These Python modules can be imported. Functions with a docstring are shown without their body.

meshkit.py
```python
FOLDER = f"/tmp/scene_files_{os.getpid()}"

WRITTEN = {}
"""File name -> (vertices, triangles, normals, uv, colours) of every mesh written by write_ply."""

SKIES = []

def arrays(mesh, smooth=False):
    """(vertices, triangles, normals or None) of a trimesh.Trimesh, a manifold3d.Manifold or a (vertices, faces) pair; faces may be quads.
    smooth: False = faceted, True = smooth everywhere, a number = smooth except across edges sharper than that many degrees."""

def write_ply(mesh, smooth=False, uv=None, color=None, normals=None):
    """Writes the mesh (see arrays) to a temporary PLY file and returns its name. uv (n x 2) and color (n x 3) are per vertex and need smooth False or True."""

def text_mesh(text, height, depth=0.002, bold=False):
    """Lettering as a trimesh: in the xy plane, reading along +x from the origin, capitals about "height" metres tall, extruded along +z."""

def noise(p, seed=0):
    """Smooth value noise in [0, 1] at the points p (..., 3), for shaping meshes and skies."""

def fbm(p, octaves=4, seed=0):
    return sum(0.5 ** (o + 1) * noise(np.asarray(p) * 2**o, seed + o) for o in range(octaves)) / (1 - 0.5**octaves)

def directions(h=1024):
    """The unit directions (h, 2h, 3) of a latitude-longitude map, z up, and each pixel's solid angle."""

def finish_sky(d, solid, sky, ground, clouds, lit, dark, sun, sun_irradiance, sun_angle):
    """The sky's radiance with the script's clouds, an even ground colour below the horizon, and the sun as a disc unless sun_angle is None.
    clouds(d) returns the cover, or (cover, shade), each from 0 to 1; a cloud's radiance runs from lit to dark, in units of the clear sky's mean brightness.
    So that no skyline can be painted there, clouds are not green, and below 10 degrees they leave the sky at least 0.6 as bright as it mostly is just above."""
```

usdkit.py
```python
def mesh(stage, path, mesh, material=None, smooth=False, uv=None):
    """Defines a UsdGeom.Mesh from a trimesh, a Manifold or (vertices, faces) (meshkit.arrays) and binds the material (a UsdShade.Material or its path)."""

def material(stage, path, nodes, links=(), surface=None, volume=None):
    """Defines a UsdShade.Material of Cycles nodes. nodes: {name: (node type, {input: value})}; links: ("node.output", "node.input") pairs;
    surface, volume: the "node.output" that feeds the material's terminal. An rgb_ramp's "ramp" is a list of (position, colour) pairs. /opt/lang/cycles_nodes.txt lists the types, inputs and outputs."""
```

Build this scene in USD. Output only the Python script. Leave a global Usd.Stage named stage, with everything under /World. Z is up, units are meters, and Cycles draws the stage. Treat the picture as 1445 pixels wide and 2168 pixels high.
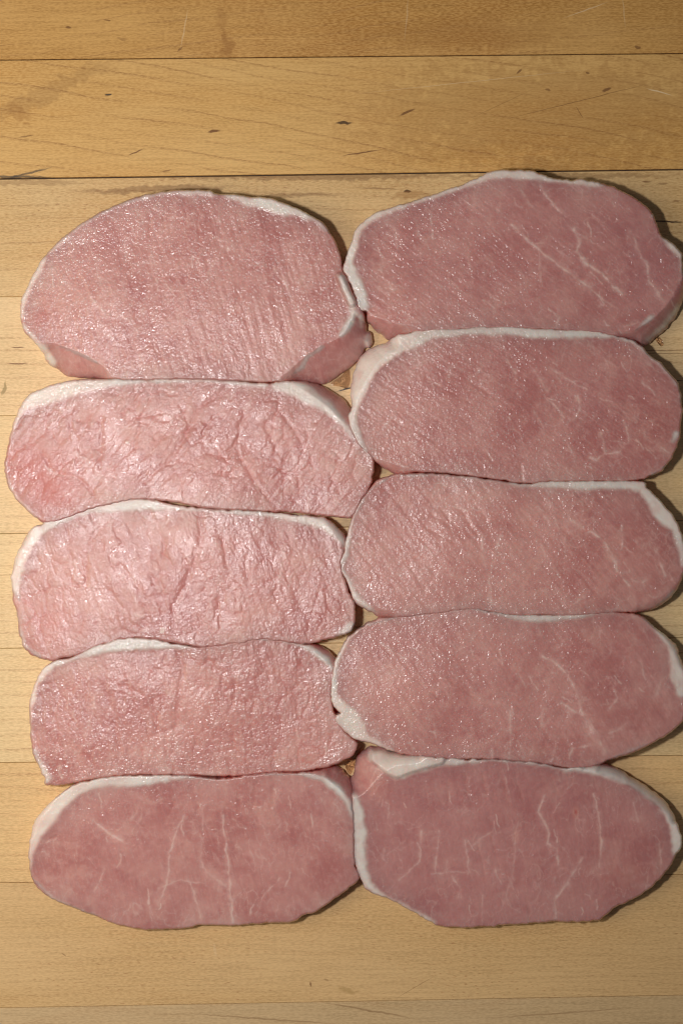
import math
import numpy as np, shapely, shapely.geometry as sg, usdkit
from shapely import contains_xy
from scipy.spatial import Delaunay, cKDTree
from pxr import Usd, UsdGeom, UsdLux, UsdShade, Gf, Sdf, Vt
from meshkit import noise, fbm

stage = Usd.Stage.CreateInMemory()
UsdGeom.SetStageUpAxis(stage, 'Z'); UsdGeom.SetStageMetersPerUnit(stage, 1.0)
UsdGeom.Xform.Define(stage, '/World'); UsdGeom.Scope.Define(stage, '/World/Looks')

# ------------------------------------------------------------------ camera, lamps, exposure
PX, DIST, CX, CY = 0.0002, 0.62, 722.5, 1084.0     # 0.2 mm of board per measured unit; camera height; centre of the board
cam = UsdGeom.Camera.Define(stage, '/World/camera')
cam.CreateHorizontalApertureAttr(36.0); cam.CreateFocalLengthAttr(36.0 * DIST / (1445 * PX))
cam.AddTranslateOp().Set(Gf.Vec3d(0, 0, DIST)); cam.CreateClippingRangeAttr((0.05, 50.0))
cam.CreateExposureAttr(0.07)

def lamp(kind, name, loc, target, size, power, color):
    l = kind.Define(stage, '/World/' + name)
    d = np.array(target, float) - np.array(loc, float); d /= np.linalg.norm(d)
    up = np.array([0, 1.0, 0]); x = np.cross(up, -d); x /= np.linalg.norm(x); y = np.cross(-d, x)
    m = np.eye(4); m[0, :3], m[1, :3], m[2, :3], m[3, :3] = x, y, -d, loc
    UsdGeom.Xformable(l).AddTransformOp().Set(Gf.Matrix4d(*m.ravel().tolist()))
    if kind is UsdLux.RectLight: l.CreateWidthAttr(size[0]); l.CreateHeightAttr(size[1])
    else: l.CreateRadiusAttr(size)
    l.CreateIntensityAttr(power); l.CreateColorAttr(Gf.Vec3f(*color))
    return l
lamp(UsdLux.DiskLight, 'flash_lamp', (-0.140, 0.0, 0.50), (-0.26, -0.01, 0), 0.022, 365.0, (1.0, 0.965, 0.965))
lamp(UsdLux.RectLight, 'ceiling_lamp', (-0.62, -0.03, 0.62), (-0.12, 0, 0), (0.30, 0.55), 5.6, (1.0, 0.84, 0.62))
dome = UsdLux.DomeLight.Define(stage, '/World/room_light')
dome.CreateIntensityAttr(0.022); dome.CreateColorAttr(Gf.Vec3f(0.95, 0.97, 1.0))

# ------------------------------------------------------------------ helpers
used = {}
def path_for(name, parent=None):
    base = (str(parent.GetPath()) if parent else '/World') + '/' + name
    n = used.get(base, 0); used[base] = n + 1
    return base if n == 0 else f'{base}_{n:03d}'
def meta(p, **kw):
    for k, v in kw.items(): p.SetCustomDataByKey(k, v)
    return p
def xform(name, loc=(0, 0, 0)):
    x = UsdGeom.Xform.Define(stage, path_for(name)); x.AddTranslateOp().Set(Gf.Vec3d(*map(float, loc)))
    return x.GetPrim()
def mesh(name, v, f, mat, parent=None, normals=None, attrs=None, smooth=False):
    m = usdkit.mesh(stage, path_for(name, parent), (np.asarray(v, float), np.asarray(f, int)), mat, smooth=smooth)
    if normals is not None:
        m.CreateNormalsAttr(Vt.Vec3fArray.FromNumpy(np.asarray(normals, np.float32))); m.SetNormalsInterpolation('vertex')
    for k, a in (attrs or {}).items():
        UsdGeom.PrimvarsAPI(m).CreatePrimvar(k, Sdf.ValueTypeNames.FloatArray, 'vertex').Set(Vt.FloatArray.FromNumpy(np.asarray(a, np.float32)))
    return m.GetPrim()
def world(p, z):                                    # a measured point of the picture at height z above the board
    p = np.asarray(p, float); s = PX * (DIST - np.asarray(z)) / DIST
    return np.stack([(p[:, 0] - CX) * s, (CY - p[:, 1]) * s, np.broadcast_to(z, s.shape)], 1) if np.ndim(z) else np.stack([(p[:, 0] - CX) * s, (CY - p[:, 1]) * s, np.full(len(p), z)], 1)
def sstep(a, b, x):
    t = np.clip((x - a) / (b - a), 0, 1); return t * t * (3 - 2 * t)

class Graph:                                        # a small builder for Cycles node graphs
    def __init__(s): s.n, s.l, s.k = {}, [], 0
    def add(s, kind, out, vals=None, **links):
        s.k += 1; name = f'n{s.k}'; s.n[name] = (kind, vals or {})
        for k, v in links.items():
            if isinstance(v, str): s.l.append((v, f'{name}.{k}'))
            else: s.n[name][1][k] = v
        return f'{name}.{out}'
    def math(s, op, a, b=0.0, c=0.0, clamp=False): return s.add('math', 'value', {'math_type': op, 'use_clamp': clamp}, value1=a, value2=b, value3=c)
    def mul(s, a, b): return s.math('multiply', a, b)
    def rng(s, v, a, b, c=0.0, d=1.0, kind='smoothstep'): return s.add('map_range', 'result', {'range_type': kind, 'clamp': True}, value=v, from_min=a, from_max=b, to_min=c, to_max=d)
    def mix(s, f, a, b, kind='mix'): return s.add('mix', 'color', {'mix_type': kind}, fac=f, color1=a, color2=b)
    def map(s, v, loc=(0, 0, 0), rot=(0, 0, 0), sc=(1, 1, 1)): return s.add('mapping', 'vector', {'mapping_type': 'point', 'location': loc, 'rotation': rot, 'scale': sc}, vector=v)
    def noise(s, v, scale, detail=2.0, rough=0.5, dist=0.0, out='fac'): return s.add('noise_texture', out, {'scale': scale, 'detail': detail, 'roughness': rough, 'distortion': dist}, vector=v)
    def pos(s): return s.add('geometry', 'position')
    def make(s, name, surface): return usdkit.material(stage, '/World/Looks/' + name, s.n, s.l, surface=surface)

# ------------------------------------------------------------------ the butcher block
def wood(k, base, dark, ring, ring_rot, ring_scale, ring_amt, fleck, fleck_amt, stain, marks=(), gloss=0.42):
    """Maple of one plank: broad tone, fibre streaks, growth rings at an angle, ray flecks, knife scratches and single marks (x, y, angle, length, width, strength, colour)."""
    g = Graph(); P = g.pos()
    off = (k * 1.37, k * 0.71, 0)
    v0 = g.map(P, off, (0, 0, -0.015))
    broad = g.noise(g.map(v0, sc=(9, 34, 1)), 1.0, 3, 0.55)
    col = g.mix(g.rng(broad, 0.3, 0.72), base, dark)
    blotch = g.noise(v0, 13.0, 3, 0.6)
    col = g.mix(g.mul(g.rng(blotch, 0.48, 0.75), stain), col, tuple(np.array(dark) * (0.86, 0.72, 0.55)))
    streak = g.noise(g.map(v0, sc=(38, 900, 1)), 1.0, 3, 0.6)
    col = g.mix(g.rng(streak, 0.35, 0.75, 0.0, 0.50), col, tuple(np.array(dark) * 0.68))
    # growth rings
    rv = g.map(P, (k * 0.013, k * 0.0047, 0), (0, 0, ring_rot))
    warp = g.noise(g.map(rv, sc=(7, 18, 1)), 1.0, 3, 0.5)
    y = g.add('separate_xyz', 'y', vector=rv)
    ph = g.math('add', g.mul(y, ring_scale), g.mul(warp, 3.2))
    fr = g.math('fraction', ph)
    line = g.mul(g.rng(fr, 0.72, 0.94), g.rng(fr, 0.94, 1.0, 1.0, 0.0))
    brk = g.noise(g.map(rv, sc=(16, 150, 1)), 1.0, 3)
    line = g.mul(line, g.rng(brk, 0.32, 0.66))
    col = g.mix(g.mul(line, ring_amt), col, ring)
    # short ray flecks
    if fleck_amt > 0:
        fv = g.map(P, off, (0, 0, 0.12))
        fn = g.noise(g.map(fv, sc=(420, 1500, 1)), 1.0, 1, 0.4)
        patch = g.noise(g.map(fv, sc=(16, 40, 1)), 1.0, 2)
        f = g.mul(g.rng(fn, 0.60, 0.74), g.rng(patch, 0.3, 0.65, 0.25, 1.0))
        col = g.mix(g.mul(f, fleck_amt), col, fleck)
    fine = g.noise(g.map(v0, sc=(520, 1900, 1)), 1.0, 2)
    col = g.mix(g.rng(fine, 0.35, 0.65, 0.0, 0.5), col, tuple(np.array(base) * 1.2))
    # knife scratches, mostly across the grain
    for rot, sx, sy, amt in ((1.48, 9, 760, 0.22), (1.66, 14, 1100, 0.18), (0.5, 9, 800, 0.06)):
        sn = g.noise(g.map(P, off, (0, 0, rot), (sx, sy, 1)), 1.0, 1, 0.4)
        col = g.mix(g.rng(sn, 0.70, 0.80, 0.0, amt), col, tuple(np.minimum(np.array(base) * 1.35, 0.9)))
    wob = g.noise(P, 260.0, 2, 0.5, out='color')
    for mx, my, ang, ln, wd, amt, mc in marks:
        c = world([(mx, my)], 0.0)[0]
        jit = g.add('vector_math', 'vector', {'math_type': 'multiply_add'}, vector1=wob, vector2=(wd * PX * 2.4,) * 3, vector3=P)
        q = g.add('vector_math', 'vector', {'math_type': 'subtract'}, vector1=jit, vector2=tuple((c + wd * PX * 1.2).tolist()))
        q = g.map(q, rot=(0, 0, math.radians(ang)), sc=(1, 1, 1))
        q = g.map(q, sc=(1 / (ln * PX), 1 / (wd * PX), 0))
        d = g.add('vector_math', 'value', {'math_type': 'length'}, vector1=q)
        col = g.mix(g.mul(g.rng(d, 0.45, 1.0, 1.0, 0.0), amt), col, mc)
    h = g.math('add', g.mul(streak, 0.5), g.mul(fine, 0.5))
    bump = g.add('bump', 'normal', {'strength': 0.25, 'distance': 0.0002}, height=h)
    rough = g.rng(blotch, 0.3, 0.7, gloss, gloss + 0.16)
    s = g.add('principled_bsdf', 'BSDF', {'specular_ior_level': 0.4}, base_color=col, roughness=rough, normal=bump)
    return g.make(f'maple_{k}', s)

DK, BR, OR, LT, BK = (0.05, 0.022, 0.008), (0.16, 0.065, 0.02), (0.30, 0.13, 0.03), (0.75, 0.58, 0.36), (0.035, 0.03, 0.028)
WET = (.34, .245, .135)
LEFT = [-400, -142, 126, 378, 628, 880, 1130, 1373, 1615, 1870, 2135, 2395, 2655]       # seams between the planks, at the left and right of the frame
RIGHT = [-415, -158, 112, 358, 605, 856, 1102, 1350, 1600, 1852, 2108, 2368, 2628]
GAP = [0.2, 0.3, 2.3, 3.1, 0.55, 0.55, 0.7, 0.6, 0.8, 0.6, 0.5, 0.5, 0.5]
marks1 = [(480, 92, 80, 34, 17, .55, OR), (470, 40, 80, 40, 16, .3, OR), (145, 57, 10, 9, 3, .8, BR), (228, 42, 4, 9, 2.5, .7, BR), (258, 82, 5, 14, 5, .35, BR), (1350, 99, 15, 8, 5, .7, BR),
          (381, 103, -40, 10, 3, .6, BR), (1240, 20, -20, 60, 1.6, .5, LT), (390, 60, -80, 50, 2, .35, LT), (860, 40, -85, 60, 2, .25, LT), (1320, 25, 85, 40, 1.8, .3, LT), (1000, 70, 0, 330, 40, .25, OR)]
marks2 = [(1150, 240, 0, 520, 150, .28, OR), (727, 259, 3, 22, 4.5, .9, DK), (862, 237, -20, 22, 3.5, .85, BR), (452, 277, -12, 18, 4.2, .9, BR), (229, 200, -4, 10, 2.6, .9, BK), (287, 322, -22, 22, 2, .8, BR), (1099, 150, -45, 10, 3.5, .75, BR),
          (1283, 190, -20, 12, 5, .8, BR), (1160, 191, 5, 8, 3.5, .6, BR), (1243, 154, 0, 6, 3.5, .7, BR), (765, 323, -9, 50, 2, .85, BR), (1226, 237, 58, 20, 1.5, .5, BR), (1395, 194, 14, 34, 1.8, .8, LT),
          (55, 288, -10, 22, 2, .6, BR), (352, 362, -12, 14, 2.5, .6, BR), (56, 262, 8, 10, 3, .5, OR), (1000, 172, -6, 290, 1.1, .35, LT), (40, 240, 30, 36, 16, .35, OR), (110, 190, -25, 190, 24, .22, BR),
          (1230, 212, -14, 190, 1.2, .55, BR), (1060, 220, -25, 90, 1, .35, BR), (60, 366, -14, 60, 3, .7, BK), (30, 374, 0, 100, 3.5, .75, BK)]
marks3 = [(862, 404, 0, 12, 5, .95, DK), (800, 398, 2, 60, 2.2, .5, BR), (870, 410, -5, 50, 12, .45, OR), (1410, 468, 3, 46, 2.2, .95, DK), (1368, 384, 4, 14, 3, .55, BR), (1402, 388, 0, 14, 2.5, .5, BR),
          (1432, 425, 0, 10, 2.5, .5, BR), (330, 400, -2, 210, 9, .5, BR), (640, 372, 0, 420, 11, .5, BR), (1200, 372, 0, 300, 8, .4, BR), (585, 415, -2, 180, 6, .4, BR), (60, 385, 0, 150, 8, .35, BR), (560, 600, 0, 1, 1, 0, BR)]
marks4 = [(742, 800, 0, 60, 36, .45, WET), (38, 735, 0, 18, 1.8, .8, BR), (37, 770, -1, 26, 2, .85, BR), (9, 822, -78, 22, 5, .75, (0.25, 0.17, 0.05)), (738, 822, -14, 34, 2.4, .95, BK), (1400, 742, 0, 60, 1.5, .6, BR), (1410, 748, 0, 60, 1.5, .5, BR), (1418, 806, -1, 40, 1.8, .8, DK)]
marks10 = [(737, 2098, 14, 26, 9, .45, (0.32, 0.20, 0.06)), (657, 2085, 80, 7, 2.5, .7, BR), (135, 2022, 35, 8, 2, .5, BR), (690, 2076, 20, 8, 3, .35, BR), (455, 2012, 80, 20, 4, .2, LT), (880, 2090, -30, 60, 1, .4, BR)]
marks11 = [(780, 2140, 10, 120, 2.6, .45, BR), (560, 2158, 4, 200, 2.2, .4, BR), (1180, 2146, -4, 190, 2.4, .35, BR)]
RING = (0.30, 0.145, 0.05)
#        base                dark                ring rot  scale amt  fleck               amt  stain marks
SPEC = [((.50, .30, .115), (.40, .215, .066), RING, .02, 150, .4, (.33, .16, .06), .2, .3, ()),
        ((.61, .365, .125), (.42, .205, .046), RING, -.13, 210, .5, (.30, .13, .035), .25, .9, marks1),
        ((.64, .405, .150), (.54, .290, .080), (.27, .12, .035), .17, 190, .62, (.33, .17, .05), .2, .45, marks2),
        ((.64, .450, .220), (.54, .335, .130), RING, .015, 170, .4, (.29, .12, .04), .7, .5, marks3),
        ((.70, .510, .275), (.62, .420, .195), RING, .0, 190, .45, (.36, .20, .08), .15, .2, marks4),
        ((.69, .505, .265), (.62, .430, .195), RING, .01, 150, .25, (.36, .20, .08), .3, .2, [(815, 985, 0, 60, 26, .45, WET), (735, 1112, 0, 50, 20, .45, WET)]),
        ((.69, .515, .275), (.62, .435, .200), RING, .0, 210, .4, (.34, .17, .06), .45, .2, [(760, 1325, 0, 40, 40, .4, WET)]),
        ((.69, .515, .270), (.61, .420, .190), RING, .02, 160, .5, (.36, .20, .08), .25, .25, [(750, 1600, 0, 40, 40, .5, WET)]),
        ((.68, .465, .225), (.60, .390, .165), RING, .0, 180, .55, (.34, .18, .07), .25, .25, ()),
        ((.61, .410, .195), (.53, .335, .140), RING, .01, 90, .15, (.36, .18, .07), .75, .15, marks10),
        ((.55, .395, .215), (.48, .330, .165), RING, -.05, 60, .25, (.36, .20, .08), .15, .2, marks11),
        ((.61, .405, .190), (.54, .350, .150), RING, .02, 160, .5, (.36, .20, .08), .25, .25, ())]

board = xform('butcher_block')
meta(board, label='well used maple butcher block of long glued planks under all the raw chops', category='cutting board')
HX = 0.36
def plank(i):
    def edge(y0, y1, inset):                          # both ends of one long edge of the plank
        a, b = world([(0, y0)], 0.0)[0], world([(1445, y1)], 0.0)[0]
        t = lambda x: a[1] + (b[1] - a[1]) * (x - a[0]) / (b[0] - a[0])
        return [(-HX, t(-HX) + inset), (HX, t(HX) + inset)]
    gt, gb = GAP[i] * PX / 2, GAP[i + 1] * PX / 2
    rng = np.random.default_rng(70 + i); lift = rng.uniform(-0.00005, 0.00005)
    out, c = [], 0.00022
    for ins, z in ((0, -0.034), (0, lift - c), (c, lift)):
        (x0, yt0), (x1, yt1) = edge(LEFT[i], RIGHT[i], -gt - ins)
        (_, yb0), (_, yb1) = edge(LEFT[i + 1], RIGHT[i + 1], gb + ins)
        out += [(x0 + ins, yb0, z), (x1 - ins, yb1, z), (x1 - ins, yt1, z), (x0 + ins, yt0, z)]
    f = [(0, 3, 2), (0, 2, 1), (8, 9, 10), (8, 10, 11)]
    for r in (0, 4):
        for j in range(4):
            a, b = r + j, r + (j + 1) % 4; f += [(a, b, b + 4), (a, b + 4, a + 4)]
    b, d, ring, rr, rs, ra, fl, fa, st, mk = SPEC[i]
    mesh('plank', out, f, wood(i, b, d, ring, rr, rs, ra, fl, fa, st, mk), board)
for i in range(12): plank(i)
g = Graph(); glue = g.make('dark_glue', g.add('principled_bsdf', 'BSDF', {'base_color': (.05, .025, .012), 'roughness': .8}))
y1, y0 = world([(0, LEFT[0] + 8)], 0.)[0][1], world([(0, RIGHT[-1] + 8)], 0.)[0][1]
bx = [(x, y, z) for z in (-0.033, -0.0012) for x, y in ((-HX + .002, y0 + .01), (HX - .002, y0 + .01), (HX - .002, y1 - .008), (-HX + .002, y1 - .008))]
mesh('glue_line', bx, [(0, 3, 2), (0, 2, 1), (4, 5, 6), (4, 6, 7), (0, 1, 5), (0, 5, 4), (1, 2, 6), (1, 6, 5), (2, 3, 7), (2, 7, 6), (3, 0, 4), (3, 4, 7)], glue, board)

# ------------------------------------------------------------------ raw pork
def pork():
    g = Graph(); P = g.pos()
    fat = g.add('attribute', 'fac', {'attribute': 'fat'}); vein = g.add('attribute', 'fac', {'attribute': 'vein'})
    tint = g.add('attribute', 'fac', {'attribute': 'tint'}); fib = g.add('attribute', 'fac', {'attribute': 'fibre'})
    n1 = g.noise(P, 38.0, 3, 0.6); n2 = g.noise(P, 420.0, 3, 0.6); n3 = g.noise(P, 900.0, 2, 0.5); n0 = g.noise(P, 150.0, 2, 0.5)
    n4 = g.noise(P, 85.0, 3, 0.6)
    lean = g.mix(g.rng(n1, 0.32, 0.68), (.445, .178, .163), (.580, .296, .264))
    lean = g.mix(g.rng(n4, 0.47, 0.70, 0.0, 0.45), lean, (.63, .36, .305))
    lean = g.mix(g.rng(n0, 0.54, 0.72, 0.0, 0.45), lean, (.41, .145, .138))
    lean = g.mix(g.rng(n2, 0.46, 0.72, 0.0, 0.32), lean, (.66, .40, .36))
    lean = g.mix(g.rng(fib, 0.0, 1.0, 0.0, 0.22), lean, (.66, .40, .36))
    lean = g.mix(g.rng(tint, 0.0, 1.0, 0.0, 0.8), lean, (.50, .13, .11))
    lean = g.mix(g.rng(tint, 0.0, -1.0, 0.0, 0.8), lean, (.395, .175, .185))
    v = g.mul(vein, g.rng(n2, 0.25, 0.6, 0.55, 1.0))
    lean = g.mix(v, lean, (.80, .60, .54))
    fcol = g.mix(g.rng(n1, 0.35, 0.65), (.91, .745, .665), (.85, .645, .565))
    fcol = g.mix(g.rng(n2, 0.5, 0.75, 0.0, 0.5), fcol, (.88, .76, .68))
    fcol = g.mix(g.rng(n0, 0.50, 0.72, 0.0, 0.55), fcol, (.80, .53, .475))
    col = g.mix(fat, lean, fcol)
    bump = g.add('bump', 'normal', {'strength': 1.0, 'distance': 0.00014}, height=g.math('add', g.mul(n3, 0.5), g.mul(n2, 0.6)))
    n5 = g.noise(P, 1280.0, 0.0); n6 = g.noise(P, 520.0, 0.0)
    wet = g.add('bump', 'normal', {'strength': 1.0, 'distance': 0.00040}, height=g.math('add', g.mul(n5, 0.65), g.mul(n6, 0.7)))
    rough = g.math('add', g.rng(n4, 0.3, 0.7, 0.34, 0.46), g.mul(fat, 0.04))
    s = g.add('principled_bsdf', 'BSDF', {'specular_ior_level': 0.40, 'subsurface_method': 'random_walk', 'subsurface_weight': 0.40, 'subsurface_scale': 0.0014, 'subsurface_radius': (1.0, .42, .32), 'subsurface_anisotropy': 0.6,
              'coat_roughness': 0.19, 'coat_ior': 1.45}, base_color=col, roughness=rough, normal=bump, coat_normal=wet, coat_weight=g.rng(n4, 0.35, 0.65, 0.85, 0.35))
    return g.make('raw_pork', s)
PORK = pork()

def spline(p, step=2.0):
    p = np.asarray(p, float); n = len(p); out = []
    for i in range(n):
        a, b, c, d = p[i - 1], p[i], p[(i + 1) % n], p[(i + 2) % n]
        t = np.linspace(0, 1, max(2, int(np.linalg.norm(c - b) / 1.5)), endpoint=False)[:, None]
        h = 0.5 * (2 * b + (c - a) * t * .9 + (2 * a - 5 * b + 4 * c - d) * t * t + (3 * b - a - 3 * c + d) * t ** 3)
        out.append(h)
    return np.vstack(out)
def resample(ring, step):
    r = np.asarray(ring, float)
    if np.allclose(r[0], r[-1]): r = r[:-1]
    q = np.vstack([r, r[:1]]); d = np.r_[0, np.cumsum(np.linalg.norm(np.diff(q, axis=0), axis=1))]
    s = np.linspace(0, d[-1], max(8, int(d[-1] / step)), endpoint=False)
    return np.stack([np.interp(s, d, q[:, 0]), np.interp(s, d, q[:, 1])], 1)
def largest(g): return max(getattr(g, 'geoms', [g]), key=lambda x: x.area)
def stroke_dist(p, stroke, width=False):
    """Distance of the points beyond a stroke of changing width: negative inside."""
    s = np.asarray(stroke, float); best = np.full(len(p), 1e9); wid = np.zeros(len(p))
    if len(s) == 1:
        best = np.linalg.norm(p - s[0, :2], axis=1) - s[0, 2]
        return (best, np.full(len(p), s[0, 2])) if width else best
    for a, b in zip(s[:-1], s[1:]):
        d = b[:2] - a[:2]; t = np.clip(((p - a[:2]) @ d) / max(d @ d, 1e-9), 0, 1)
        r = a[2] + t * (b[2] - a[2]); q = np.linalg.norm(p - a[:2] - t[:, None] * d, axis=1) - r
        wid = np.where(q < best, r, wid); best = np.minimum(best, q)
    return (best, wid) if width else best
def n2d(p, sx, sy=None, ang=0.0, seed=0, octaves=1):
    c, s = math.cos(ang), math.sin(ang); sy = sy or sx
    q = np.stack([(p[:, 0] * c + p[:, 1] * s) / sx + 50, (-p[:, 0] * s + p[:, 1] * c) / sy + 50, np.full(len(p), seed * 3.7 + .3)], 1)
    return fbm(q, octaves, seed) if octaves > 1 else noise(q, seed)
def cells(p, size, ang, stretch, seed):
    """(edge, dome): 0..1 away from the cell borders of a jittered, stretched cell pattern, and the height of each cell's dome."""
    c, s = math.cos(ang), math.sin(ang)
    w = np.stack([n2d(p, size * .9, seed=seed + 1), n2d(p, size * .9, seed=seed + 2)], 1) - .5
    w += .25 * (np.stack([n2d(p, size * .35, seed=seed + 3), n2d(p, size * .35, seed=seed + 4)], 1) - .5)
    q = p + w * size * .8
    q = np.stack([(q[:, 0] * c + q[:, 1] * s) / (size * stretch), (-q[:, 0] * s + q[:, 1] * c) / size], 1)
    rng = np.random.default_rng(seed); lo, hi = np.floor(q.min(0)) - 2, np.ceil(q.max(0)) + 2
    gx, gy = np.meshgrid(np.arange(lo[0], hi[0]), np.arange(lo[1], hi[1]))
    pts = np.stack([gx.ravel(), gy.ravel()], 1) + rng.uniform(-.46, .46, (gx.size, 2)); lift = rng.uniform(0, 1, len(pts))
    d, i = cKDTree(pts).query(q, k=2)
    return np.clip((d[:, 1] - d[:, 0]) / .5, 0, 1), (1 - np.clip(d[:, 0], 0, 1) ** 2) * .7 + .5 * lift[i[:, 0]] * np.clip((d[:, 1] - d[:, 0]) / .3, 0, 1)

def chop(cfg):
    rng = np.random.default_rng(cfg['seed']); seed = cfg['seed']
    out = spline(cfg['outline'])
    # small raggedness of the cut edge
    nrm = np.roll(out, -1, 0) - np.roll(out, 1, 0); nrm = np.stack([nrm[:, 1], -nrm[:, 0]], 1) / np.maximum(np.linalg.norm(nrm, axis=1), 1e-6)[:, None]
    rag = (n2d(out, 11, seed=seed + 11) - .5) * 3.4 + (n2d(out, 5, seed=seed + 12) - .5) * 2.0
    out = out + nrm * rag[:, None]
    S = largest(sg.Polygon(out).buffer(0).buffer(-.8).buffer(2.6))
    F = S.buffer(-cfg.get('inset', 4.0))
    sides = [sg.Polygon(spline(s)).buffer(0) for s in cfg.get('sides', ())]
    for s in sides: F = F.difference(s)
    F = largest(largest(F).buffer(-5).buffer(5))
    B = resample(S.exterior.coords, 2.0)
    pts = [B]
    for d in (0.9, 2.1, 3.7, 5.5): 
        q = S.buffer(-d)
        for gq in getattr(q, 'geoms', [q]): pts.append(resample(gq.exterior.coords, 2.0))
    x0, y0, x1, y1 = S.bounds; st = 2.05
    gx, gy = np.meshgrid(np.arange(x0, x1, st), np.arange(y0, y1, st * .866)); gx[1::2] += st / 2
    grid = np.stack([gx.ravel(), gy.ravel()], 1) + rng.uniform(-.25, .25, (gx.size, 2))
    inner = S.buffer(-6.6); shapely.prepare(inner)
    grid = grid[contains_xy(inner, grid[:, 0], grid[:, 1])]
    P = np.vstack(pts + [grid]); nb = len(B)
    tri = Delaunay(P).simplices
    cen = P[tri].mean(1); Sb = S.buffer(.02); shapely.prepare(Sb)
    tri = tri[contains_xy(Sb, cen[:, 0], cen[:, 1])]
    e1, e2 = P[tri[:, 1]] - P[tri[:, 0]], P[tri[:, 2]] - P[tri[:, 0]]
    cr = e1[:, 0] * e2[:, 1] - e1[:, 1] * e2[:, 0]
    tri = tri[np.abs(cr) > 1e-4]; cr = cr[np.abs(cr) > 1e-4]
    tri[cr > 0] = tri[cr > 0][:, ::-1]                 # the picture's y runs down
    # how far in from the silhouette and how far out from the top face
    dS = cKDTree(resample(S.exterior.coords, .7)).query(P)[0]; dS[:nb] = 0
    dF = cKDTree(resample(F.exterior.coords, .7)).query(P)[0]; shapely.prepare(F)
    dF[contains_xy(F, P[:, 0], P[:, 1])] = 0
    W = dS + dF; t = np.where(dF > 0, dS / np.maximum(W, 1e-6), 1.0)
    wide = sstep(7, 34, np.where(dF > 0, W, 0))
    cx, cy = S.centroid.x, S.centroid.y; tx, ty = cfg.get('tilt', (0, 0))
    T = cfg['T'] * (1 + tx * (P[:, 0] - cx) / 350 + ty * (P[:, 1] - cy) / 180 + .22 * (n2d(P, 210, seed=seed + 20, octaves=2) - .5))
    zb = T * (.74 - .60 * wide)
    prof = (1 - (1 - t) ** 2.3) ** (1 / 2.3)
    prof = prof * (1 - .55 * wide) + .55 * wide * t
    Z = zb + (T - zb) * prof
    # fat, marbling, redness
    fs = np.full(len(P), 1e9)
    fw = np.zeros(len(P))
    for s in cfg['fat']:
        q, r = stroke_dist(P, s, True); q = q + 1.5; fw = np.where(q < fs, r, fw); fs = np.minimum(fs, q)
    fs = fs + (n2d(P, 26, seed=seed + 30) - .5) * 6 + (n2d(P, 9, seed=seed + 31) - .5) * 4
    for s in cfg.get('not_fat', ()): fs = np.maximum(fs, -stroke_dist(P, s))
    fat = sstep(5.0, -9.0, fs) * (1 - .14 * n2d(P, 26, 9, seed=seed + 33, octaves=2)) * (.5 + .5 * sstep(3, 10, fw))
    fat = fat * (1 - .42 * np.exp(-dS / 4.5) * sstep(.25, .6, n2d(P, 28, seed=seed + 34)))
    top = sstep(.55, 1.0, t)
    vein = np.zeros(len(P)); groove = np.zeros(len(P))
    pw = P + 5 * (np.stack([n2d(P, 17, seed=seed + 40), n2d(P, 17, seed=seed + 41)], 1) - .5) + 3.0 * (np.stack([n2d(P, 6, seed=seed + 42), n2d(P, 6, seed=seed + 43)], 1) - .5)
    allveins = list(cfg.get('veins', ()))
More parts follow.
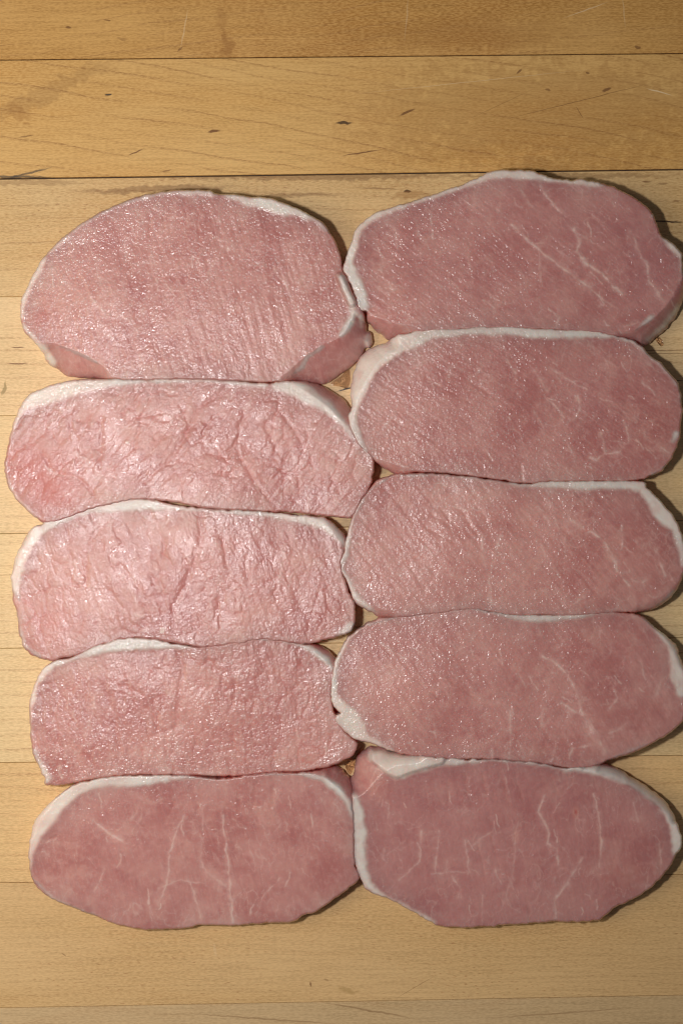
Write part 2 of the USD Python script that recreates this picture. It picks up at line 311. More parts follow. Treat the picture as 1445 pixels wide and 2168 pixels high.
    for w, a, line in list(allveins):
        L = np.asarray(line, float)
        for _ in range(int(rng.integers(1, 4))):
            k_ = rng.integers(len(L) - 1); o = L[k_] + rng.uniform(0, 1) * (L[k_ + 1] - L[k_]); d_ = L[k_ + 1] - L[k_]
            th = math.atan2(d_[1], d_[0]) + rng.choice([-1, 1]) * rng.uniform(.4, 1.1); ln = rng.uniform(9, 30); th2 = th + rng.normal(0, .5)
            m_ = o + ln * .5 * np.array([math.cos(th), math.sin(th)]); e_ = m_ + ln * .5 * np.array([math.cos(th2), math.sin(th2)])
            allveins.append((1.3, a * rng.uniform(.3, .6), [tuple(o), tuple(m_), tuple(e_)]))
    for w, a, line in allveins:
        w = w * .8
        d = stroke_dist(pw, [(x, y, 0) for x, y in line]); ww = w * (.55 + .9 * n2d(P, 15, seed=seed + 44))
        d = np.maximum(d, 0); along = .4 + .6 * sstep(.25, .6, n2d(P, 13, seed=seed + 46))
        vein = np.maximum(vein, a * along * (.58 * np.exp(-(d / ww) ** 2) + .30 * np.exp(-(d / (ww * 3.2)) ** 2)))
    for w, a, line in cfg.get('creases', ()):
        d = stroke_dist(pw, [(x, y, 0) for x, y in line]); ww = w * (.7 + 1.1 * n2d(P, 18, seed=seed + 45))
        groove = np.maximum(groove, a * np.exp(-(np.maximum(d, 0) / ww) ** 2))
    # short thin seams of marbling that follow the grain
    ang = math.radians(cfg['grain'])
    for _ in range(cfg.get('thin', 60) // 3):
        x, y = rng.uniform(x0 + 20, x1 - 20), rng.uniform(y0 + 15, y1 - 15); L = rng.uniform(8, 34); a = ang + rng.normal(0, .35)
        mid = (x + rng.uniform(-4, 4), y + rng.uniform(-4, 4)); dx, dy = math.cos(a) * L / 2, math.sin(a) * L / 2
        near = np.where((np.abs(P[:, 0] - x) < L + 8) & (np.abs(P[:, 1] - y) < L + 8))[0]
        if len(near) == 0: continue
        d = stroke_dist(pw[near], [(x - dx, y - dy, 0), (*mid, 0), (x + dx, y + dy, 0)]); w = rng.uniform(.9, 1.9)
        vein[near] = np.maximum(vein[near], rng.uniform(.15, .55) * np.exp(-(np.maximum(d, 0) / w) ** 2))
    for x, y, r, a in cfg.get('specks', ()):
        vein = np.maximum(vein, a * sstep(r, r * .5, np.linalg.norm(pw - (x, y), axis=1)))
    net = n2d(pw, 46, 20, ang, seed + 48, 2); net2 = n2d(pw, 30, 16, ang + .9, seed + 49, 2)
    patchy = sstep(.42, .66, n2d(P, 60, seed=seed + 50)); patchy2 = sstep(.45, .7, n2d(P, 50, seed=seed + 62))
    vein = np.maximum(vein, .22 * patchy * np.exp(-((net - .5) / .014) ** 2)); vein = np.maximum(vein, .18 * patchy2 * np.exp(-((net2 - .5) / .018) ** 2))
    tint = np.full(len(P), cfg.get('tone', 0.0))
    for x, y, rx, ry, a in cfg.get('blush', ()):
        tint += a * np.exp(-((P[:, 0] - x) / rx) ** 2 - ((P[:, 1] - y) / ry) ** 2) * (.6 + .8 * n2d(P, 24, seed=seed + 47))
    # relief of the cut face: bundles of muscle fibre, creases between them, fibre ridges
    rough = cfg['rough']
    region = sstep(.30, .72, n2d(P, 120, seed=seed + 51, octaves=2) + cfg.get('even', 0))
    e1_, d1 = cells(P, cfg.get('cell', 30), ang, 1.7, seed * 7 + 1)
    e2_, d2 = cells(P, cfg.get('cell', 30) * .42, ang, 1.4, seed * 7 + 2)
    lines = n2d(P, 24, 3.0, ang, seed + 52); lines2 = n2d(P, 60, 8.0, ang, seed + 53)
    pit = n2d(P, 4.5, 3.2, ang, seed + 54)
    open1 = sstep(.42, .62, n2d(P, 34, seed=seed + 56)); open2 = sstep(.40, .65, n2d(P, 20, seed=seed + 57))
    cr1 = (1 - sstep(0, .75, e1_)) * open1; cr2 = (1 - sstep(0, .5, e2_)) * open2
    lump = n2d(P, 44, 28, ang, seed + 58); lump2 = n2d(P, 13, 9, ang, seed + 59)
    rel = 1e-3 * rough * (.32 * (lump - .5) + .05 * (lump2 - .5) + .10 * (d1 - .5) - .09 * cr1 - .03 * cr2) * (.35 + .65 * region)
    rel += 1e-3 * (.06 * (lines - .5) + .16 * (lines2 - .5) + .10 * (pit - .5) + .35 * (n2d(P, 45, seed=seed + 55, octaves=2) - .5))
    rel -= 1e-3 * .24 * groove; rel += 1e-3 * .10 * vein
    web = np.maximum((1 - sstep(0, .30, e1_)) * open1, .6 * (1 - sstep(0, .34, e2_)) * open2)
    tint = tint + .20 * groove + .34 * web * min(rough, 1) * (.4 + .6 * region)
    lean = 1 - np.clip(fat, 0, 1)
    Z = Z + rel * top * (.25 + .75 * lean)
    Z = Z + fat * 1e-3 * (.18 + .35 * (n2d(P, 22, seed=seed + 60, octaves=2) - .5) + .12 * (n2d(P, 5, seed=seed + 61) - .5)) * sstep(.1, .7, t)
    for s in cfg.get('ridge', ()):                      # loose folds of fat lying on the edge
        h, st_ = s; dd = stroke_dist(P, st_); Z = Z + h * sstep(0.0, -8.0, dd) * sstep(0, .3, t)
    fib = sstep(.55, .9, n2d(P, 20, 2.6, ang, seed + 70)) * .8 * lean
    V = world(P, Z); nP = len(P)
    # the rounded flank below the widest line, down to the board
    bn = np.roll(B, -1, 0) - np.roll(B, 1, 0); bn = np.stack([bn[:, 1], -bn[:, 0]], 1) / np.maximum(np.linalg.norm(bn, axis=1), 1e-6)[:, None]
    if not contains_xy(S, *(B[0] - bn[0] * 1.5)): bn = -bn
    k = 12; bn = sum(np.roll(bn, j, 0) for j in range(-k, k + 1)); bn /= np.maximum(np.linalg.norm(bn, axis=1), 1e-6)[:, None]
    rings, zb0 = [], Z[:nb]
    rad = np.clip(((B - (CX, CY)) * bn).sum(1) / 700, 0, 1)      # flanks on the outer side spread a little where they meet the board
    for ins, out_, fr in ((.5, 3., .55), (1.6, 6., .22), (4.0, 10., .0)):
        w = world(B - bn * (ins - out_ * rad)[:, None], zb0); w[:, 2] = np.maximum(zb0 * fr, .0003); rings.append(w)
    V = np.vstack([V] + rings); faces = [tri]
    prev = np.arange(nb); ccw = sg.Polygon(V[:nb, :2]).exterior.is_ccw
    for r in range(3):
        cur = nP + r * nb + np.arange(nb); a, b, c, d = prev, np.roll(prev, -1), np.roll(cur, -1), cur
        f = np.vstack([np.stack([d, c, b], 1), np.stack([d, b, a], 1)]); faces.append(f if ccw else f[:, ::-1]); prev = cur
    bt = Delaunay(V[prev][:, :2]).simplices; pc = V[prev][bt].mean(1); bp = sg.Polygon(V[prev][:, :2]).buffer(0)
    bt = bt[contains_xy(bp, pc[:, 0], pc[:, 1])]; faces.append(prev[bt])
    ext = lambda a: np.concatenate([a] + [a[:nb]] * 3)
    fa = np.vstack(faces); fn = np.cross(V[fa[:, 1]] - V[fa[:, 0]], V[fa[:, 2]] - V[fa[:, 0]])
    lastn = len(faces[-1]); down = fn[-lastn:, 2] > 0; fa[-lastn:][down] = fa[-lastn:][down][:, ::-1]
    fn = np.cross(V[fa[:, 1]] - V[fa[:, 0]], V[fa[:, 2]] - V[fa[:, 0]])
    N = np.zeros_like(V)
    for j in range(3): np.add.at(N, fa[:, j], fn)
    Nt = np.zeros_like(V); nt = len(tri)                # the rim keeps the slope of the cut face, so that the edge reads as cut with a knife
    for j in range(3): np.add.at(Nt, fa[:nt, j], fn[:nt])
    N[:nb] = .8 * Nt[:nb] + .2 * N[:nb]
    N /= np.maximum(np.linalg.norm(N, axis=1, keepdims=True), 1e-30)
    at = dict(fat=ext(fat), vein=ext(vein), tint=ext(tint), fibre=ext(fib)); fse = ext(fs)
    base = world([(cx, cy)], 0.0)[0]; root = xform('pork_chop', base)
    meta(root, label=cfg['label'], category='pork chop', group='raw pork chops laid out on the butcher block')
    isfat = fse[fa].mean(1) < 0
    for name, sel in (('lean_meat', ~isfat), ('fat_rim', isfat)):
        ids, inv = np.unique(fa[sel], return_inverse=True)
        mesh(name, V[ids] - base, inv.reshape(-1, 3), PORK, root, normals=N[ids], attrs={k_: a[ids] for k_, a in at.items()})

CHOPS = []
def add(**k): CHOPS.append(k)
add(seed=1, T=.0135, rough=.45, grain=75, thin=70, tone=-.20, cell=34,
    label='large oval raw pork chop with curled fat flap, topmost in the left column',
    outline=[(44,670),(45,637),(61,604),(78,568),(100,537),(133,504),(166,479),(205,454),(244,435),(288,418),(332,408),(388,403),(443,404),(460,411),(498,413),(532,417),(570,420),(598,430),(626,441),(653,455),(681,471),(700,496),(714,526),(722,554),(725,576),(733,590),(744,615),(755,642),(767,659),(773,687),(774,700),(784,708),(787,722),(782,735),(771,737),(764,753),(742,775),(714,795),(687,811),(653,810),(615,805),(576,807),(498,805),(388,801),(332,803),(255,803),(238,801),(183,799),(144,795),(121,780),(100,764),(92,745),(72,722),(53,700)],
    sides=[[(60,706),(90,722),(127,731),(166,745),(205,766),(238,797),(200,815),(120,800),(70,750)], [(800,640),(752,660),(742,680),(722,712),(681,731),(648,753),(612,784),(590,806),(640,830),(760,800),(810,730)]],
    fat=[[(44,670,9),(45,640,15),(61,604,11),(100,537,7),(166,479,6),(244,435,6),(332,408,7),(440,404,9),(460,411,7)], [(455,408,6),(500,413,15),(545,418,26),(580,422,32),(610,434,24),(640,450,13),(665,462,7),(700,496,4)],
         [(50,690,8),(75,722,7),(90,742,14),(112,768,9)], [(128,733,3),(166,748,4),(205,768,3)], [(722,588,8),(732,612,9),(744,640,10),(750,665,11),(742,685,11),(722,710,8)], [(762,672,10),(766,690,8)], [(782,714,13),(776,732,8)], [(684,734,5),(650,756,5),(640,775,6),(622,790,3)]],
    ridge=[(.0022, [(719,585,11),(731,612,12),(744,640,12)])],
    veins=[(2.2,.75,[(191,631),(208,648),(226,667)]),(2.2,.7,[(252,662),(271,676),(293,703)]),(2,.55,[(576,565),(604,598),(617,642)]),(2.6,.5,[(631,667),(645,690)]),(1.8,.4,[(266,510),(266,555)]),(1.7,.4,[(205,565),(212,590),(216,615)]),(1.7,.45,[(107,560),(125,590),(160,612)]),(2,.35,[(440,580),(470,525)]),(2,.35,[(310,626),(326,598)]),(1.6,.35,[(330,740),(340,780)]),(4,.45,[(480,528),(492,520)]),(2,.3,[(600,505),(612,540)])],
    creases=[(3,.8,[(318,460),(316,500)]),(3,.8,[(350,450),(346,480)]),(3,.7,[(420,470),(425,520)]),(3,.6,[(395,445),(392,500)]),(3,.6,[(290,470),(285,520)]),(3,.5,[(455,460),(470,500)]),(3,.5,[(505,620),(500,660)])],
    blush=[(95,640,40,45,.45),(80,680,30,20,.3),(200,740,60,25,.15),(690,600,60,80,.1)], specks=[(484,527,5,.7),(280,537,4,.4)])
add(seed=6, T=.0138, rough=.25, grain=38, thin=110, tone=-.40, tilt=(0,0),
    label='raw pork chop with two long slanting white streaks, topmost in the right column',
    outline=[(727,571),(730,553),(738,532),(748,505),(754,484),(773,466),(796,450),(828,439),(860,430),(902,417),(945,402),(982,390),(1008,378),(1035,365),(1061,360),(1119,361),(1146,369),(1172,379),(1204,382),(1231,379),(1254,385),(1289,394),(1321,407),(1347,423),(1369,440),(1380,452),(1384,464),(1390,478),(1400,500),(1424,518),(1441,537),(1445,574),(1446,622),(1432,664),(1411,691),(1379,720),(1360,734),(1336,727),(1289,706),(1209,699),(1051,693),(934,698),(881,703),(828,718),(802,704),(781,680),(775,656),(759,654),(752,627),(740,595)],
    sides=[[(770,655),(800,672),(839,686),(892,697),(860,735),(800,735),(765,690)], [(1470,570),(1440,590),(1421,630),(1390,667),(1345,697),(1300,706),(1330,760),(1400,760),(1470,690)]],
    fat=[[(754,484,15),(738,532,18),(735,560,16),(745,592,21),(757,625,23),(766,648,17)], [(754,484,15),(773,466,13),(828,439,12),(902,417,10),(970,393,12),(1030,368,16),(1075,362,18),(1119,363,18),(1160,375,13),(1204,382,9),(1240,382,13),(1265,390,9),(1285,396,3)], [(1381,456,5)], [(1400,502,5),(1430,525,12),(1441,545,8),(1445,580,5)], [(1436,650,8),(1405,690,8),(1370,718,7)], [(1378,670,7),(1345,699,5)]],
    veins=[(2.6,.75,[(1082,474),(1141,532),(1201,574),(1252,611),(1294,648)]),(3.2,.8,[(1215,484),(1225,511),(1220,532),(1241,558),(1273,579),(1315,622)]),(3.5,.55,[(1141,394),(1165,425),(1188,452)]),(3,.4,[(1103,402),(1125,436)]),(3,.6,[(1336,489),(1350,530),(1368,558),(1373,595),(1405,638)]),(2,.6,[(910,447),(914,480),(916,503)]),(1.8,.4,[(1141,537),(1146,595)]),(1.8,.4,[(835,480),(842,530)]),(2,.35,[(880,470),(886,500),(902,510)]),(2,.4,[(1265,650),(1300,640)]),(2,.4,[(1320,690),(1352,682)]),(1.6,.4,[(990,540),(1000,600)]),(2,.5,[(1175,690),(1185,672)]),(1.6,.3,[(1030,470),(1060,500)])],
    creases=[(3,.35,[(800,560),(830,552)]),(3,.4,[(778,540),(800,535)]),(3,.4,[(1250,455),(1340,560)])],
    blush=[(1370,570,60,80,-.25),(1250,480,120,60,-.15),(830,640,70,40,.25),(820,560,40,60,.12)])
add(seed=7, T=.0132, rough=.28, grain=35, thin=110, tone=-.32, tilt=(0,0),
    label='raw pork chop with broad fat band round top left corner, second in right column',
    outline=[(744,815),(749,794),(757,771),(767,750),(793,735),(824,722),(839,712),(870,704),(906,695),(958,696),(1061,691),(1138,697),(1215,699),(1257,699),(1282,706),(1334,719),(1355,732),(1375,753),(1401,773),(1422,797),(1436,820),(1442,851),(1441,892),(1435,933),(1422,964),(1406,990),(1380,1005),(1349,1016),(1293,1018),(1164,1018),(1112,1023),(1061,1016),(989,1006),(932,1000),(875,998),(844,1004),(817,992),(793,974),(783,969),(765,951),(746,918),(738,882),(745,866),(744,840)],
    sides=[[(735,870),(752,862),(767,820),(790,780),(815,752),(845,735),(838,700),(770,725),(730,800)], [(775,960),(803,970),(855,990),(896,999),(860,1020),(800,1010)]],
    fat=[[(765,940,9),(748,905,12),(742,880,14),(748,850,20),(756,815,26),(772,780,28),(796,754,28),(828,730,28),(868,710,32),(910,698,24),(958,697,17),(1061,692,18),(1138,697,22),(1215,699,20),(1265,703,13),(1300,712,7),(1340,722,8),(1375,753,6),(1405,780,5),(1436,820,5),(1442,851,4)], [(1430,918,10),(1424,932,6)], [(1410,985,4),(1380,1003,5)], [(765,940,9),(778,962,5)]],
    veins=[(2.2,.7,[(1164,779),(1205,804),(1241,825)]),(2.6,.55,[(1221,840),(1228,866),(1215,887)]),(2.2,.65,[(1319,887),(1325,910),(1329,933)]),(2.2,.65,[(1355,804),(1370,820),(1386,835)]),(1.8,.5,[(1154,840),(1175,860),(1195,882)]),(2.5,.65,[(1272,918),(1280,958),(1262,975),(1246,968)]),(2.5,.55,[(1280,960),(1312,957)]),(2,.5,[(1066,755),(1092,790)]),(2,.4,[(1130,785),(1160,830)]),(2,.4,[(965,740),(985,760)]),(2,.4,[(1195,930),(1215,970)]),(2,.35,[(1100,1000),(1108,1015)]),(1.6,.4,[(1010,780),(1040,800)]),(1.6,.4,[(1130,870),(1150,910)])],
    creases=[(3,.8,[(1100,985),(1106,1016)]),(3,.4,[(900,800),(990,850)]),(3,.4,[(930,780),(1030,830)])],
    blush=[(1400,900,40,60,.2),(810,900,50,60,.22),(830,960,60,30,.3),(1250,850,60,50,-.15)])
add(seed=8, T=.0130, rough=.50, grain=50, thin=80, tone=-.22,
    label='raw pork chop with red spot and thick upper right fat, middle of right column',
    outline=[(712,1200),(720,1186),(728,1172),(733,1145),(741,1108),(754,1076),(775,1044),(796,1020),(828,1007),(876,1002),(929,1004),(998,1011),(1061,1019),(1119,1026),(1156,1020),(1209,1019),(1289,1019),(1358,1020),(1373,1036),(1405,1071),(1426,1097),(1442,1129),(1450,1182),(1442,1224),(1421,1261),(1389,1285),(1358,1294),(1294,1296),(1209,1303),(1141,1301),(1077,1301),(998,1290),(918,1298),(855,1306),(805,1306),(781,1293),(754,1277),(745,1261),(737,1235),(726,1216)],
    sides=[[(750,1268),(759,1272),(796,1287),(850,1302),(830,1325),(760,1305)], [(1455,1170),(1440,1215),(1415,1250),(1380,1272),(1340,1287),(1340,1320),(1430,1300),(1475,1220)]],
    fat=[[(741,1108,7),(733,1145,11),(726,1175,13),(717,1200,13),(728,1222,10),(740,1250,13),(760,1275,12),(790,1294,6)], [(741,1108,6),(775,1044,4),(828,1007,4),(929,1004,5),(1061,1019,5),(1125,1024,12),(1170,1020,17),(1250,1020,18),(1330,1022,18),(1360,1028,17),(1385,1052,22),(1405,1075,28),(1415,1095,26),(1430,1120,13),(1446,1160,12),(1448,1195,9)], [(1425,1255,5),(1390,1282,5)]],
    veins=[(2.8,.75,[(1209,1102),(1246,1124),(1273,1139),(1299,1182),(1305,1208),(1331,1240)]),(2.2,.6,[(1019,1134),(1024,1182),(1035,1224),(1040,1282)]),(2.4,.55,[(1061,1134),(1045,1182),(1038,1210)]),(2.4,.6,[(1384,1160),(1395,1185),(1410,1219)]),(2,.5,[(1257,1097),(1255,1118)]),(2,.35,[(1146,1155),(1158,1203)]),(2.5,.45,[(1215,1280),(1230,1268)]),(2,.5,[(1316,1110),(1318,1140),(1312,1165)]),(3,.4,[(1356,1160),(1362,1150)]),(2,.35,[(1150,1090),(1170,1110)]),(3,.6,[(1368,1226),(1362,1232)])],
    creases=[(4,.8,[(915,1090),(955,1115)]),(4,.8,[(935,1080),(980,1130)]),(4,.8,[(965,1070),(1010,1130)]),(4,.7,[(900,1115),(960,1150)]),(4,.7,[(860,1190),(900,1250)]),(4,.6,[(880,1180),(920,1215)]),(4,.6,[(1000,1060),(1030,1100)]),(3,.5,[(1100,1080),(1150,1140)])],
    blush=[(1241,1122,7,6,1.3),(770,1180,40,50,.15),(1290,1090,90,40,-.15)])
add(seed=9, T=.0130, rough=.50, grain=55, thin=100, tone=-.32,
    label='raw pork chop with curved white streak and fat lower left corner, fourth in right column',
    outline=[(701,1472),(703,1434),(714,1390),(736,1352),(769,1325),(801,1310),(850,1304),(921,1296),(997,1288),(1040,1295),(1084,1302),(1138,1303),(1203,1302),(1285,1296),(1339,1299),(1361,1307),(1388,1331),(1426,1363),(1437,1390),(1448,1423),(1453,1477),(1446,1521),(1420,1548),(1377,1575),(1328,1597),(1285,1609),(1263,1619),(1225,1626),(1176,1622),(1122,1614),(1067,1609),(997,1606),(942,1609),(877,1600),(828,1590),(780,1571),(752,1565),(731,1551),(709,1526),(712,1516),(721,1510),(707,1495)],
    sides=[[(1345,1300),(1372,1325),(1400,1350),(1425,1385),(1440,1420),(1465,1400),(1440,1340),(1370,1290)]],
    fat=[[(769,1325,4),(736,1352,7),(714,1390,10),(704,1434,12),(703,1472,14),(716,1500,22),(735,1522,28),(752,1545,27),(775,1566,12),(830,1590,5)], [(769,1325,4),(850,1304,5),(921,1296,5),(997,1288,4),(1050,1297,7),(1095,1303,14),(1140,1304,16),(1203,1302,13),(1260,1298,6),(1300,1297,3)], [(1361,1307,4),(1400,1342,10),(1425,1368,15),(1438,1400,24),(1444,1430,30),(1444,1462,18)], [(1370,1575,3),(1300,1603,4)]],
    veins=[(2.8,.7,[(1149,1390),(1181,1407),(1203,1434),(1219,1461),(1228,1494),(1233,1515),(1263,1548),(1277,1591)]),(5,.6,[(1245,1535),(1265,1560),(1279,1598)]),(2.4,.6,[(1187,1488),(1210,1504),(1233,1515)]),(2.6,.55,[(1078,1504),(1081,1564),(1078,1608)]),(2,.4,[(1040,1585),(1042,1605)]),(2,.5,[(1176,1570),(1166,1612)]),(2.6,.5,[(1301,1461),(1307,1480),(1290,1500)]),(2.2,.5,[(1290,1553),(1315,1540),(1330,1530)]),(2,.5,[(1245,1580),(1212,1584),(1204,1608)]),(1.8,.5,[(807,1362),(822,1378),(836,1384)]),(2,.35,[(1013,1520),(1037,1510)]),(2,.35,[(1095,1570),(1110,1600)]),(2,.35,[(1150,1500),(1140,1570)]),(2,.4,[(1355,1400),(1365,1440)]),(3,.4,[(1400,1440),(1390,1470)])],
    creases=[(4,.7,[(930,1370),(975,1395)]),(4,.6,[(950,1440),(1010,1480)]),(4,.6,[(960,1400),(1020,1430)]),(4,.6,[(880,1440),(930,1480)])],
    blush=[(835,1475,55,45,.35),(790,1510,60,40,.15),(1016,1337,4,5,1.0),(1350,1420,60,60,-.15)])
add(seed=10, T=.0125, rough=.35, grain=80, thin=110, tone=-.55, tilt=(0,-.30),
    label='raw pork chop with loose fat lump at upper left corner, bottom of right column',
    outline=[(741,1655),(749,1634),(757,1602),(776,1585),(802,1580),(834,1592),(892,1601),(976,1609),(1051,1609),(1130,1615),(1188,1626),(1241,1626),(1268,1616),(1299,1626),(1336,1647),(1373,1671),(1400,1692),(1421,1719),(1432,1745),(1438,1765),(1442,1784),(1437,1800),(1427,1812),(1416,1835),(1384,1872),(1347,1899),(1302,1921),(1278,1938),(1250,1950),(1156,1951),(1104,1955),(998,1963),(929,1960),(908,1949),(865,1925),(818,1901),(781,1886),(763,1862),(750,1825),(748,1772),(748,1735),(743,1692)],
    sides=[[(735,1690),(752,1692),(775,1675),(800,1648),(835,1622),(900,1610),(850,1570),(760,1565),(725,1640)], [(1230,1632),(1262,1638),(1315,1659),(1368,1693),(1408,1726),(1424,1752),(1460,1740),(1400,1660),(1280,1600)]],
    fat=[[(790,1600,17),(815,1608,26),(845,1622,30),(880,1616,22),(920,1608,20),(976,1605,16),(1030,1605,8),(1080,1610,5),(1140,1616,6),(1200,1626,9),(1250,1628,14),(1300,1636,17),(1340,1652,19),(1375,1676,19),(1402,1698,18),(1420,1722,18),(1434,1755,17),(1437,1785,17),(1428,1808,8)],
         [(742,1675,6),(752,1692,9),(757,1720,16),(757,1760,20),(758,1800,18),(765,1840,16),(778,1872,14),(800,1892,8),(860,1922,6),(915,1953,9)]],
    ridge=[(.0016, [(805,1602,24),(840,1618,32),(880,1614,22),(930,1606,16)])],
    veins=[(2.4,.5,[(892,1761),(886,1825),(844,1862)]),(1.8,.5,[(929,1761),(925,1805),(921,1846)]),(1.8,.5,[(984,1780),(992,1845)]),(2.6,.65,[(1151,1687),(1141,1719),(1162,1766),(1156,1788),(1178,1798),(1180,1830)]),(2.4,.65,[(1257,1682),(1268,1730),(1273,1782),(1268,1835)]),(2.6,.65,[(1231,1819),(1199,1872),(1175,1904),(1175,1941)]),(2,.45,[(1048,1842),(1062,1872)]),(2,.5,[(955,1856),(976,1883),(970,1900)]),(1.8,.45,[(912,1850),(950,1846),(992,1848)]),(1.6,.4,[(1022,1895),(1020,1950)]),(1.8,.4,[(1061,1625),(1078,1682)]),(1.8,.4,[(1172,1720),(1184,1700)]),(2,.4,[(1340,1700),(1350,1740)]),(2,.45,[(1395,1790),(1400,1830)]),(3,.35,[(1000,1790),(1040,1760)]),(1.7,.35,[(1090,1760),(1085,1860)])],
    creases=[(4,.8,[(1020,1640),(1030,1680)]),(4,.8,[(1058,1635),(1075,1690)]),(4,.7,[(1090,1640),(1105,1690)]),(4,.7,[(985,1640),(990,1680)]),(4,.6,[(950,1650),(948,1700)]),(3,.6,[(1165,1640),(1185,1690)]),(3,.5,[(1010,1780),(1030,1870)]),(3,.5,[(1040,1770),(1060,1850)])],
    blush=[(1218,1720,5,9,1.4),(1091,1770,6,12,.8),(1330,1860,90,60,.25),(800,1660,25,25,.4),(770,1625,22,30,.4)])
add(seed=2, T=.0132, rough=1.15, grain=-50, thin=45, tone=.14, even=.15,
    label='raw pork chop with creased face and redder left end, second in left column',
    outline=[(11,998),(14,959),(28,902),(40,868),(62,837),(96,820),(142,808),(187,804),(244,803),(312,804),(397,802),(482,806),(568,812),(602,808),(641,808),(681,818),(715,837),(741,865),(744,896),(760,936),(789,970),(788,1015),(778,1038),(760,1066),(743,1095),(692,1092),(624,1084),(511,1079),(443,1076),(363,1062),(295,1056),(238,1065),(187,1079),(142,1096),(102,1107),(74,1095),(45,1066),(23,1038)],
    sides=[[(620,812),(653,832),(692,860),(738,905),(765,940),(790,900),(750,830),(680,795),(625,798)]],
    fat=[[(24,915,5),(34,882,10),(50,850,22),(80,832,32),(120,820,33),(160,812,27),(200,806,22),(244,804,16),(312,804,9),(397,802,8),(482,806,8),(560,811,10)], [(585,814,12),(615,816,20),(650,832,22),(685,855,15),(715,882,10),(740,915,7),(755,945,4)], [(24,915,5),(14,960,3),(11,998,4),(25,1040,6),(48,1068,6),(76,1096,5)]],
    veins=[(2.2,.6,[(96,987),(120,1005),(136,1007),(165,1015)]),(2,.4,[(165,958),(193,981)]),(2,.45,[(540,1020),(560,1060)]),(1.6,.3,[(650,1040),(655,1085)]),(1.6,.3,[(690,1040),(692,1085)]),(1.6,.3,[(720,1030),(725,1080)]),(2,.4,[(160,890),(155,920)]),(3,.35,[(615,955),(630,985)])],
    creases=[(5,1.0,[(482,820),(420,862),(397,913),(363,970),(306,1021)]),(4,.8,[(216,885),(210,990)]),(4,.8,[(267,890),(340,874)]),(4,.9,[(500,953),(545,1027),(570,1060)]),(4,.8,[(90,960),(115,1000),(165,1012),(200,1045)]),(4,.6,[(270,1030),(310,1000)]),(4,.7,[(440,960),(480,970),(500,953)]),(4,.7,[(515,870),(500,953)]),(4,.7,[(560,900),(590,960)]),(4,.7,[(380,860),(400,900)]),(4,.6,[(330,930),(370,920)]),(4,.7,[(455,1000),(500,1010)]),(4,.6,[(600,880),(640,940)]),(5,.7,[(150,900),(175,960)]),(4,.7,[(300,880),(285,950)]),(4,.6,[(560,980),(610,1000)])],
    blush=[(95,1010,75,55,.45),(50,970,45,70,.25),(120,1060,60,35,.35),(480,1000,110,40,.15)], specks=[(269,938,6,1.0)])
add(seed=3, T=.0130, rough=1.0, grain=70, thin=35, tone=.10, even=.2, cell=28,
    label='lumpy raw pork chop with white speck near lower edge, middle of left column',
    outline=[(25,1224),(33,1185),(47,1152),(66,1121),(94,1107),(127,1094),(161,1081),(194,1068),(238,1060),(288,1057),(332,1060),(377,1072),(432,1077),(498,1081),(565,1084),(626,1091),(676,1095),(698,1102),(725,1130),(733,1149),(724,1180),(722,1200),(725,1213),(736,1251),(750,1279),(750,1307),(742,1335),(709,1348),(653,1362),(610,1360),(554,1353),(498,1363),(432,1370),(377,1363),(321,1352),(271,1351),(221,1363),(172,1383),(111,1397),(83,1393),(55,1376),(44,1346),(36,1296),(28,1263)],
    sides=[[(650,1090),(690,1112),(718,1145),(722,1165),(745,1150),(715,1095)], [(15,1225),(36,1200),(48,1165),(68,1135),(60,1110),(30,1140)]],
    fat=[[(40,1270,5),(29,1235,16),(36,1190,20),(50,1152,23),(72,1122,22),(105,1104,18),(150,1086,15),(200,1068,17),(250,1060,26),(300,1058,27),(340,1063,20),(385,1074,10),(440,1078,6),(500,1081,9),(560,1084,10),(610,1090,15),(650,1096,18),(685,1104,18),(712,1126,14),(728,1150,9)], [(742,1328,13),(735,1338,12),(712,1346,5)], [(36,1296,3),(50,1365,5),(85,1392,4)]],
    not_fat=[],
    veins=[(2,.45,[(598,1157),(594,1235)]),(2,.35,[(280,1220),(300,1250)]),(2.5,.4,[(272,1240),(290,1280)]),(4,.5,[(285,1300),(290,1304)]),(2,.3,[(185,1165),(190,1190)]),(2,.3,[(640,1200),(690,1190)])],
    creases=[(6,1.0,[(426,1085),(426,1141),(410,1190),(388,1246),(371,1274)]),(4,.8,[(183,1174),(183,1240)]),(4,.8,[(255,1196),(288,1235),(310,1263)]),(4,.8,[(460,1268),(465,1330)]),(4,.7,[(350,1140),(345,1180)]),(4,.7,[(135,1215),(165,1240)]),(4,.7,[(320,1220),(340,1260)]),(4,.7,[(380,1170),(400,1200)]),(4,.7,[(470,1140),(480,1200)]),(4,.6,[(520,1180),(525,1240)]),(4,.7,[(230,1250),(260,1290)]),(5,.7,[(365,1280),(370,1330)]),(4,.6,[(210,1120),(190,1150)]),(4,.6,[(500,1250),(500,1300)])],
    blush=[(110,1320,55,40,.3),(80,1250,50,60,.15)], specks=[(343,1335,7,.95),(288,1302,5,.5)])
